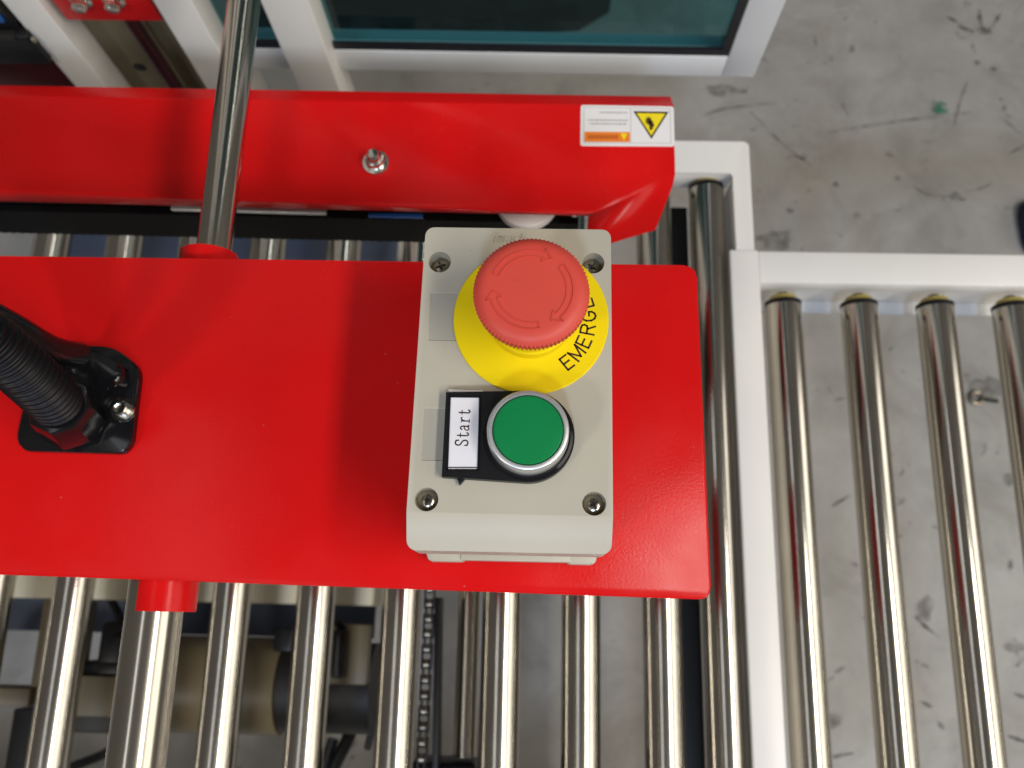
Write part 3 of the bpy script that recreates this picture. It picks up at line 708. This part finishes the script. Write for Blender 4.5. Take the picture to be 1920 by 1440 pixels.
# ================================================================== WHITE FRAMES
# left conveyor frame: north end rail and right side rail
fx = X(1404, 300, ZRAIL); fy1 = Y(1340, 265, ZRAIL); fy0 = Y(1340, 323, ZRAIL)
xi = X(1379, 400, ZRAIL); xo = X(1411, 400, ZRAIL)
lf = thing('white_corner_frame', 'white painted corner frame round the long roller left of the side conveyor', 'frame', (fx, fy1, ZRAIL))
ylow = Y(1395, 478, ZRAIL)
L = [(-900, fy1), (-900, fy0)] + [(xi - 3, fy0)] + [(xi, fy0 - 3), (xi, ylow - 900), (xo, ylow - 900)] + [(xo - 4*(1-math.cos(a)), fy1 - 4 + 4*math.sin(a)) for a in [math.pi/2*k/6 for k in range(7)]]
bm = NB(); prism(bm, L, ZRAIL - 4, ZRAIL, bev=1.0, seg=3); obj('top_flange', bm, 'white', lf)
bm = NB(); box(bm, -900, xi - .3, fy0, fy0 + 3, ZRAIL - 30, ZRAIL - 4.2, bev=.6); box(bm, -900, xo - 4, fy1 - 3.2, fy1 - .2, ZRAIL - 60, ZRAIL - 4.2)
obj('end_rail', bm, 'white', lf)
bm = NB(); box(bm, -900, xi - .3, yS - 34, yS - 1, ZRAIL - 330, ZRAIL - 1, bev=1); obj('end_rail', bm, 'white', lf)  # unseen south rail, deep web added to block lamp light under the rollers
bm = NB(); box(bm, xi, xi + 3, ylow - 900, fy0 - 4, ZRAIL - 300, ZRAIL - 4.2); box(bm, xo - 3.2, xo - .2, ylow + 1, fy1 - 4, ZRAIL - 60, ZRAIL - 4.2)  # inner skirt deepened to block lamp light from the floor
obj('side_rail', bm, 'white', lf)
# inner dark rail between roller I and K
bm = NB(); xd = X(1272, 420, ZRAIL - 60); box(bm, xd - 14, xd + 9, yS, fy0 - 5, ZRAIL - 90, ZRAIL - 60, bev=1.0)
tag(obj('inner_rail', bm, 'dark_metal', loc=(xd, 0, ZRAIL - 90)), 'dark steel rail set low beside the long roller', 'rail')

# right conveyor frame
ra = X(1372, 560, ZRAIL + 1.2); rb = X(1427, 560, ZRAIL + 1.2)
ry1 = Y(1650, 474, ZRAIL); ry0 = Y(1650, 533, ZRAIL)
rf = thing('side_conveyor_frame', 'white painted frame of the right hand roller conveyor', 'frame', (ra, ry1, ZRAIL))
bm = NB(); box(bm, ra, rb, -900, ry1 + .6, ZRAIL - 4, ZRAIL + 1.4, bev=1.4, seg=3); box(bm, rb - 3.4, rb - .3, -900, ry0, ZRAIL - 42, ZRAIL - 4.2, bev=.5)
obj('end_rail', bm, 'white', rf)
bm = NB(); box(bm, rb + .4, 1400, ry0, ry1, ZRAIL - 3.4, ZRAIL, bev=.9, seg=3); box(bm, rb + .4, 1400, ry0, ry0 + 2.6, ZRAIL - 17, ZRAIL - 3.6, bev=.6)
box(bm, rb + .4, 1400, ry1 - 3.2, ry1 - .2, ZRAIL - 60, ZRAIL - 3.6)
box(bm, rb + .4, 1400, ry0 + 6, ry0 + 9, ZRAIL - 58, ZRAIL - 3.6); 
obj('side_rail', bm, 'white', rf)
bm = NB(); box(bm, rb + .4, 1400, ry0 - 6, ry0 + 6, ZRAIL - 62, ZRAIL - 58.5, bev=.6); obj('lower_flange', bm, 'white_alu', rf)

# ================================================================== POSTS
ZP = -345.0
def post(name, lab, pxl, pxr, py, depth, gname, ztop=700):
    a = at(pxl, py, ZP); b = at(pxr, py, ZP)
    t = thing(name, lab, 'post', ((a.x+b.x)/2, a.y, ZP), gname)
    bm = NB(); box(bm, a.x, b.x, a.y, a.y + depth, ZP - 400, ztop, bev=1.5, seg=3); obj('tube', bm, 'white', t)
    bm = NB(); box(bm, a.x - 8, b.x + 8, a.y - 6, a.y + depth + 8, ZP - 408, ZP - 400.2, bev=.8); obj('foot_plate', bm, 'white', t)
    return t, a, b
gp = 'white upright posts behind the red bar'
pA, a1, a2 = post('upright_post', 'leftmost white post, beside the black housing at the top left', 137, 196, 158, 40, gp)
pB, b1_, b2_ = post('upright_post', 'middle white post, partly behind the slim steel shaft', 383, 446, 160, 55, gp)
pC, c1_, c2_ = post('upright_post', 'right white post standing in front of the teal window', 558, 636, 163, 40, gp)
# beige panel between the first two posts, with a dark disc in place of a hole
yp = a1.y + 30
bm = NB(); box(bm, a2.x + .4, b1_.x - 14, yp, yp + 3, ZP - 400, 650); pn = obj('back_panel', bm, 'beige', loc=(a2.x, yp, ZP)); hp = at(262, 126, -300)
tag(pn, 'beige sheet panel between the two left white posts', 'panel')
d = (hp - cp); tt = (yp - 0)/d.y; hpp = cp + d*tt
bm = NB(); cyl(bm, (hpp.x, yp - .6, hpp.z), (hpp.x, yp + .5, hpp.z), 6, seg=24, bev=.2); obj('hole_shade', bm, 'dark_metal', pn)  # dark disc paints the shade of a hole, panel stays uncut
# vertical rod, red reflection put into its maroon colour
pr = at(326, 158, ZP); yrod = yp - 14
d = (pr - cp); pr = cp + d*(yrod/d.y)
bm = NB(); cyl(bm, (pr.x, yrod, ZP - 400), (pr.x, yrod, 600), 6.5, seg=24)
rod = tag(obj('lift_rod', bm, 'maroon', loc=(pr.x, yrod, ZP)), 'dark reflective vertical rod below the bolted red bracket', 'rod')
# red bracket with two bolts
ybk = yp - 24
def onplane(px, py, y):
    d = at(px, py, -500) - cp; return cp + d*(y/d.y)
q = [onplane(*k, ybk) for k in ((126, 38), (303, 38))]
bk = thing('red_bracket', 'red bracket plate with two bolts between the left white posts', 'bracket', (q[0].x, ybk, q[0].z))
bm = NB()
xa, xb, zb_ = q[0].x, q[1].x, q[0].z
box(bm, xa, xb, ybk, ybk + 5, zb_, zb_ + 130, bev=1.0); obj('bracket_plate', bm, 'red', bk)
for px in (151, 213):
    c = onplane(px, -2, ybk)
    bm = NB(); cyl(bm, (c.x, ybk - 2, c.z), (c.x, ybk - .02, c.z), 9.5, seg=32, bev=.3); w_ = obj('washer', bm, 'bolt', bk)
    bm = NB(); cyl(bm, (c.x, ybk - 10, c.z), (c.x, ybk - 2, c.z), 6.8, seg=6, bev=.8); obj('bolt_head', bm, 'bolt', bk)

# black housing at the top left
yk = a1.y - 8
h0 = onplane(100, 122, yk); h1 = onplane(-120, 122, yk)
bh = thing('black_housing', 'glossy black sensor housing at the top left corner', 'housing', (h0.x, yk, h0.z))
bm = NB(); box(bm, h1.x, h0.x - 2, yk, yk + 60, h0.z, h0.z + 40, bev=2, seg=3); obj('lower_body', bm, 'black', bh)
bm = NB(); box(bm, h1.x, h0.x - 8, yk + 6, yk + 56, h0.z + 40.2, h0.z + 300, bev=3, seg=3); obj('upper_body', bm, 'black_gloss', bh)
c = onplane(56, 83, yk); bm = NB(); cyl(bm, (c.x, yk + 2, c.z), (c.x, yk + 6, c.z), 5, seg=20, bev=.6); obj('screw', bm, 'screw', bh)
bm = NB(); box(bm, h1.x, h0.x - 12, yk - 2, yk + 6, h0.z + 36, h0.z + 42, bev=.8); obj('lip', bm, 'dark_metal', bh)
bm = NB(); k0 = onplane(2, 36, yk + 4); box(bm, k0.x - 12, k0.x + 1, yk + 3, yk + 9, k0.z - 4, k0.z + 6, bev=.8); obj('blue_reflection', bm, 'blue', bh)  # blue block added for a reflection on the black housing
bm = NB(); z0h = ZP - 400; box(bm, h1.x + 10, h0.x - 4, yk + 10, yk + 50, z0h, h0.z - .3, bev=1); obj('support', bm, 'maroon', bh)

# ================================================================== TEAL WINDOW PANEL
yw = Y(1413, 145, ZP)
wR = onplane(1413, 145, yw); zb0 = wR.z
wt = thing('guard_window', 'teal tinted guard window in a white aluminium frame at the top', 'window', (wR.x, yw, zb0))
il = onplane(1369, 100, yw)
wv = wR.x - il.x; hb = 30.0
xL = onplane(440, 140, yw).x
bm = NB(); box(bm, xL, wR.x - wv - .3, yw, yw + 24, zb0, zb0 + hb, bev=.8); o = obj('bottom_rail', bm, 'white_alu', wt)
bm = NB(); box(bm, wR.x - wv, wR.x, yw, yw + 24, zb0, 700, bev=.8); obj('side_stile', bm, 'white_alu', wt)
bm = NB(); box(bm, xL, wR.x - wv - .3, yw + 1, yw + 4, zb0 + hb + .1, zb0 + hb + 9); box(bm, wR.x - wv - 8, wR.x - wv - .2, yw + 1.2, yw + 4.2, zb0 + hb + 9.2, 690)
obj('gasket', bm, 'gasket', wt)
bm = NB(); box(bm, xL, wR.x - wv - .4, yw + 8, yw + 12, zb0 + hb - 6, 690); obj('pane', bm, 'glass', wt)
wt.rotation_euler.z = math.radians(-0.55)
# dark jagged slab added behind the pane to fill its dark area
bm = NB(); pts = [(470, 52), (540, 40), (560, 50), (600, 54), (640, 46), (676, 52), (690, 50), (705, 40), (716, 30), (735, 44), (760, 40), (790, 46), (815, 32), (840, 30), (870, 38), (905, 34), (916, 24), (930, 22), (945, 8), (975, 12), (1010, 0), (1090, -4), (1150, -40), (1150, -160), (470, -160)]
zd = -850.0
bm = NB(); prism(bm, round_poly([at(px, py + 11, zd) for px, py in pts], 3, 3), ZF + .5, zd, bev=4, seg=2)
tag(obj('dark_slab', bm, 'dark_fill', loc=at(740, 10, ZF)), 'dark jagged slab added on the floor behind the teal window', 'slab')

# ================================================================== UNDER THE ROLLERS
ZU = -470.0
a = at(-200, 1098, ZU); e = at(700, 1138, ZU)
yb0 = Y(420, 1130, ZU)
bm = NB(); box(bm, at(-250, 1100, ZU).x, e.x, yb0, yb0 + 60, ZU - 40, ZU, bev=3, seg=3)
tag(obj('cross_beam', bm, 'beige_light', loc=(a.x, yb0, ZU - 40)), 'beige cross beam under the rollers just below the red plate', 'beam')
xt = X(88, 1200, ZU - 20); bm = NB(); box(bm, xt - 10, xt + 26, Y(80, 1285, ZU - 40), yb0 - .5, ZU - 60, ZU - 20, bev=2.5); box(bm, X(-200, 1300, ZU - 40), xt - 10.5, Y(40, 1322, ZU - 40), Y(40, 1287, ZU - 40), ZU - 62, ZU - 24, bev=2.5)
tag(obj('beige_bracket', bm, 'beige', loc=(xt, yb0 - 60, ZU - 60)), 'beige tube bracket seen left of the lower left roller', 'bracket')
bm = NB(); p0 = at(30, 1330, ZU - 60); box(bm, p0.x - 6, p0.x + 16, -420, p0.y, ZU - 110, ZU - 66, bev=2); tag(obj('dark_tube', bm, 'dark_metal', loc=(p0.x, p0.y, ZU - 100)), 'dark steel tube at the bottom left below the rollers', 'tube')
ZM = -545.0
zt_ = -640.0; bm = NB(); box(bm, X(10, 800, zt_), X(704, 1150, zt_), Y(450, 1192, zt_), Y(450, 380, zt_), zt_ - 3, zt_, bev=.5)  # added sheet, its dark blue grey gives the floor its shade
tag(obj('shade_panel', bm, 'floor_shade', loc=(0, 0, zt_)), 'blue grey sheet added under the left rollers for the shaded floor behind the beige motor', 'panel')
mc = at(420, 1283, ZM); m0 = at(275, 1283, ZM); m1 = at(535, 1283, ZM); m2 = at(705, 1283, ZM); mg = at(150, 1283, ZM)
gm = thing('gear_motor', 'beige gear motor hanging under the lower left rollers', 'motor', (mc.x, mc.y, ZM - 48))
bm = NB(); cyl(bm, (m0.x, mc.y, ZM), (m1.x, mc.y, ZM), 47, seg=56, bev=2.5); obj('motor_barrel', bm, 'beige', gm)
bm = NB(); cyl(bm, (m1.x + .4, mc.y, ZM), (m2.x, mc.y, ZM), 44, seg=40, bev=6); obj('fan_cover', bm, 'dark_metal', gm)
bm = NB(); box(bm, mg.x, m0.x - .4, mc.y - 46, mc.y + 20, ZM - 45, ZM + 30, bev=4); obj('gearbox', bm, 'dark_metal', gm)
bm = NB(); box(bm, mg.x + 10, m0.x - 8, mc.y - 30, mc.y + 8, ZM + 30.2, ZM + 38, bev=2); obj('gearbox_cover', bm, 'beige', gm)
for k in range(3): 
    bm = NB(); cyl(bm, (mg.x + 8 + k*9, mc.y + 12 - k*16, ZM + 30.2), (mg.x + 8 + k*9, mc.y + 12 - k*16, ZM + 36), 4.5, seg=6); obj('bolt_head', bm, 'dark_metal', gm)
bm = NB(); pj = at(668, 1230, ZM + 50); box(bm, pj.x - 24, pj.x + 14, pj.y - 26, pj.y + 30, ZM + 46, ZM + 62, bev=3); obj('terminal_box', bm, 'beige', gm)
bm = NB(); pj = at(528, 1205, ZM + 50); box(bm, pj.x - 6, pj.x + 12, pj.y - 8, pj.y + 14, ZM + 40, ZM + 58, bev=2); obj('gland_boss', bm, 'black', gm)
bm = NB(); ps = at(210, 1205, ZU - 20); box(bm, ps.x - 14, ps.x + 18, Y(210, 1250, ZU - 20), Y(210, 1165, ZU - 20), ZU - 50, ZU - 20, bev=6, seg=3)
pc2 = at(185, 1240, ZU - 20); box(bm, pc2.x - 2, pc2.x + 30, pc2.y - 12, pc2.y + 4, ZU - 70, ZU - 22, bev=2)
tag(obj('connector', bm, 'black', loc=ps), 'black plug connector between roller and thick shaft at lower left', 'connector')
def cable(pts, r, lab, name='cable'):
    P = [at(*q) for q in pts]
    bm = NB(); tube(bm, smooth_path(P, 10), r, 10); tag(obj(name, bm, 'black', loc=P[0]), lab, 'cable', 'black cables below the rollers')
cable([(205,1120,-520), (222,1150,-515), (228,1175,-500), (222,1195,-490)], 4, 'short black lead bending into the plug connector at lower left')
cable([(60,1470,-800), (140,1436,-800), (190,1416,-790), (225,1395,-770), (300,1350,-760)], 6, 'black cable curving over the floor left of the thick shaft')
cable([(632,1165,-480), (655,1195,-490), (675,1240,-500), (688,1300,-520), (697,1360,-560), (690,1400,-600)], 4.2, 'thin black cable arching down from the motor left of the chain')
cable([(665,1350,-590), (650,1390,-590), (630,1430,-590), (610,1475,-590)], 7, 'black cable running off the bottom edge between two rollers')
cable([(625,1385,-600), (615,1420,-600), (604,1470,-600)], 6, 'short dark cable close beside the roller at the bottom edge')
bm = NB(); pz = at(633, 1225, ZU); box(bm, pz.x - 6, pz.x + 7, Y(633, 1272, ZU), Y(633, 1180, ZU), ZU - 30, ZU, bev=3); tag(obj('capacitor', bm, 'black_gloss', loc=pz), 'narrow black capacitor beside the roller left of the chain', 'capacitor')

# drive chain along the roller
ZC = -380.0
c0_ = at(806, 1118, ZC); c1_ = at(790, 1440, ZC)
ch = thing('drive_chain', 'black roller drive chain running beside a steel roller below the plate', 'chain', (c0_.x, c0_.y, ZC))
pitch = 12.3; y = c0_.y; dxy = (c1_.x - c0_.x)/(c1_.y - c0_.y); k = 0
bmL = NB()
def link_bm(x, y, outer):
    bm = NB(); w_ = 3.9 if outer else 2.6
    for s in (-1, 1):
        xx = x + s*w_; n = 7; pr_ = []
        for i in range(n + 1):
            a = math.pi/2 + math.pi*i/n; pr_.append((y + pitch/2 + 3.9*math.sin(a + math.pi/2)*1.0, ZC + 4.2*math.cos(a + math.pi/2)))
        for i in range(n + 1):
            a = -math.pi/2 + math.pi*i/n; pr_.append((y - pitch/2 + 3.9*math.sin(a + math.pi/2) - 2*0, ZC + 4.2*math.cos(a + math.pi/2)))
        # capsule in the yz plane
        cap = []
        for i in range(9): a = -math.pi/2 + math.pi*i/8; cap.append((y + pitch/2 + 4.2*math.cos(a), ZC + 4.2*math.sin(a)))
        for i in range(9): a = math.pi/2 + math.pi*i/8; cap.append((y - pitch/2 + 4.2*math.cos(a), ZC + 4.2*math.sin(a)))
        A = [bm.verts.new((xx - .6, p[0], p[1])) for p in cap]; B = [bm.verts.new((xx + .6, p[0], p[1])) for p in cap]
        bm.faces.new(A[::-1]); bm.faces.new(B)
        for i in range(len(cap)): bm.faces.new((A[i], A[(i+1) % len(cap)], B[(i+1) % len(cap)], B[i]))
    return bm
protoL = None
while y > c1_.y - 20:
    x = c0_.x + dxy*(y - c0_.y)
    bm = link_bm(x, y, k % 2 == 0); obj('link', bm, 'dark_metal', ch)
    bm = NB(); cyl(bm, (x - 2.0, y + pitch/2, ZC), (x + 2.0, y + pitch/2, ZC), 4.0, seg=14); obj('bush', bm, 'chain_steel', ch)
    y -= pitch; k += 1
bm = NB(); pA_ = at(815, 1120, ZC - 5); pB_ = at(812, 1440, ZC - 5); prism(bm, [(pA_.x, pA_.y), (pA_.x + 4.5, pA_.y), (pB_.x + 4.5, pB_.y - 30), (pB_.x, pB_.y - 30)], ZC - 40, ZC - 5, bev=.5)
tag(obj('chain_guard', bm, 'black', loc=pA_), 'black edge strip standing just right of the drive chain', 'guard')
# thin rod and black block
zr = -430.0; r0 = at(879, 1110, zr); r1 = at(870, 1418, zr)
xr_ = X(878, 1200, zr)
bm = NB(); cyl(bm, (xr_, r1.y, zr), (xr_, r0.y + 120, zr), 10.0, seg=48, bev=1); tag(obj('tie_rod', bm, 'shaft', loc=(xr_, r1.y, zr)), 'thin steel rod between the chain and the next roller', 'rod')
bm = NB(); bL = at(772, 1424, zr); bR = at(894, 1424, zr); box(bm, bL.x, bR.x, bL.y - 60, bL.y, zr - 30, zr + 14, bev=3, seg=3)
tag(obj('rod_block', bm, 'black', loc=(bL.x, bL.y, zr - 30)), 'black block holding the end of the thin rod at the bottom edge', 'block')
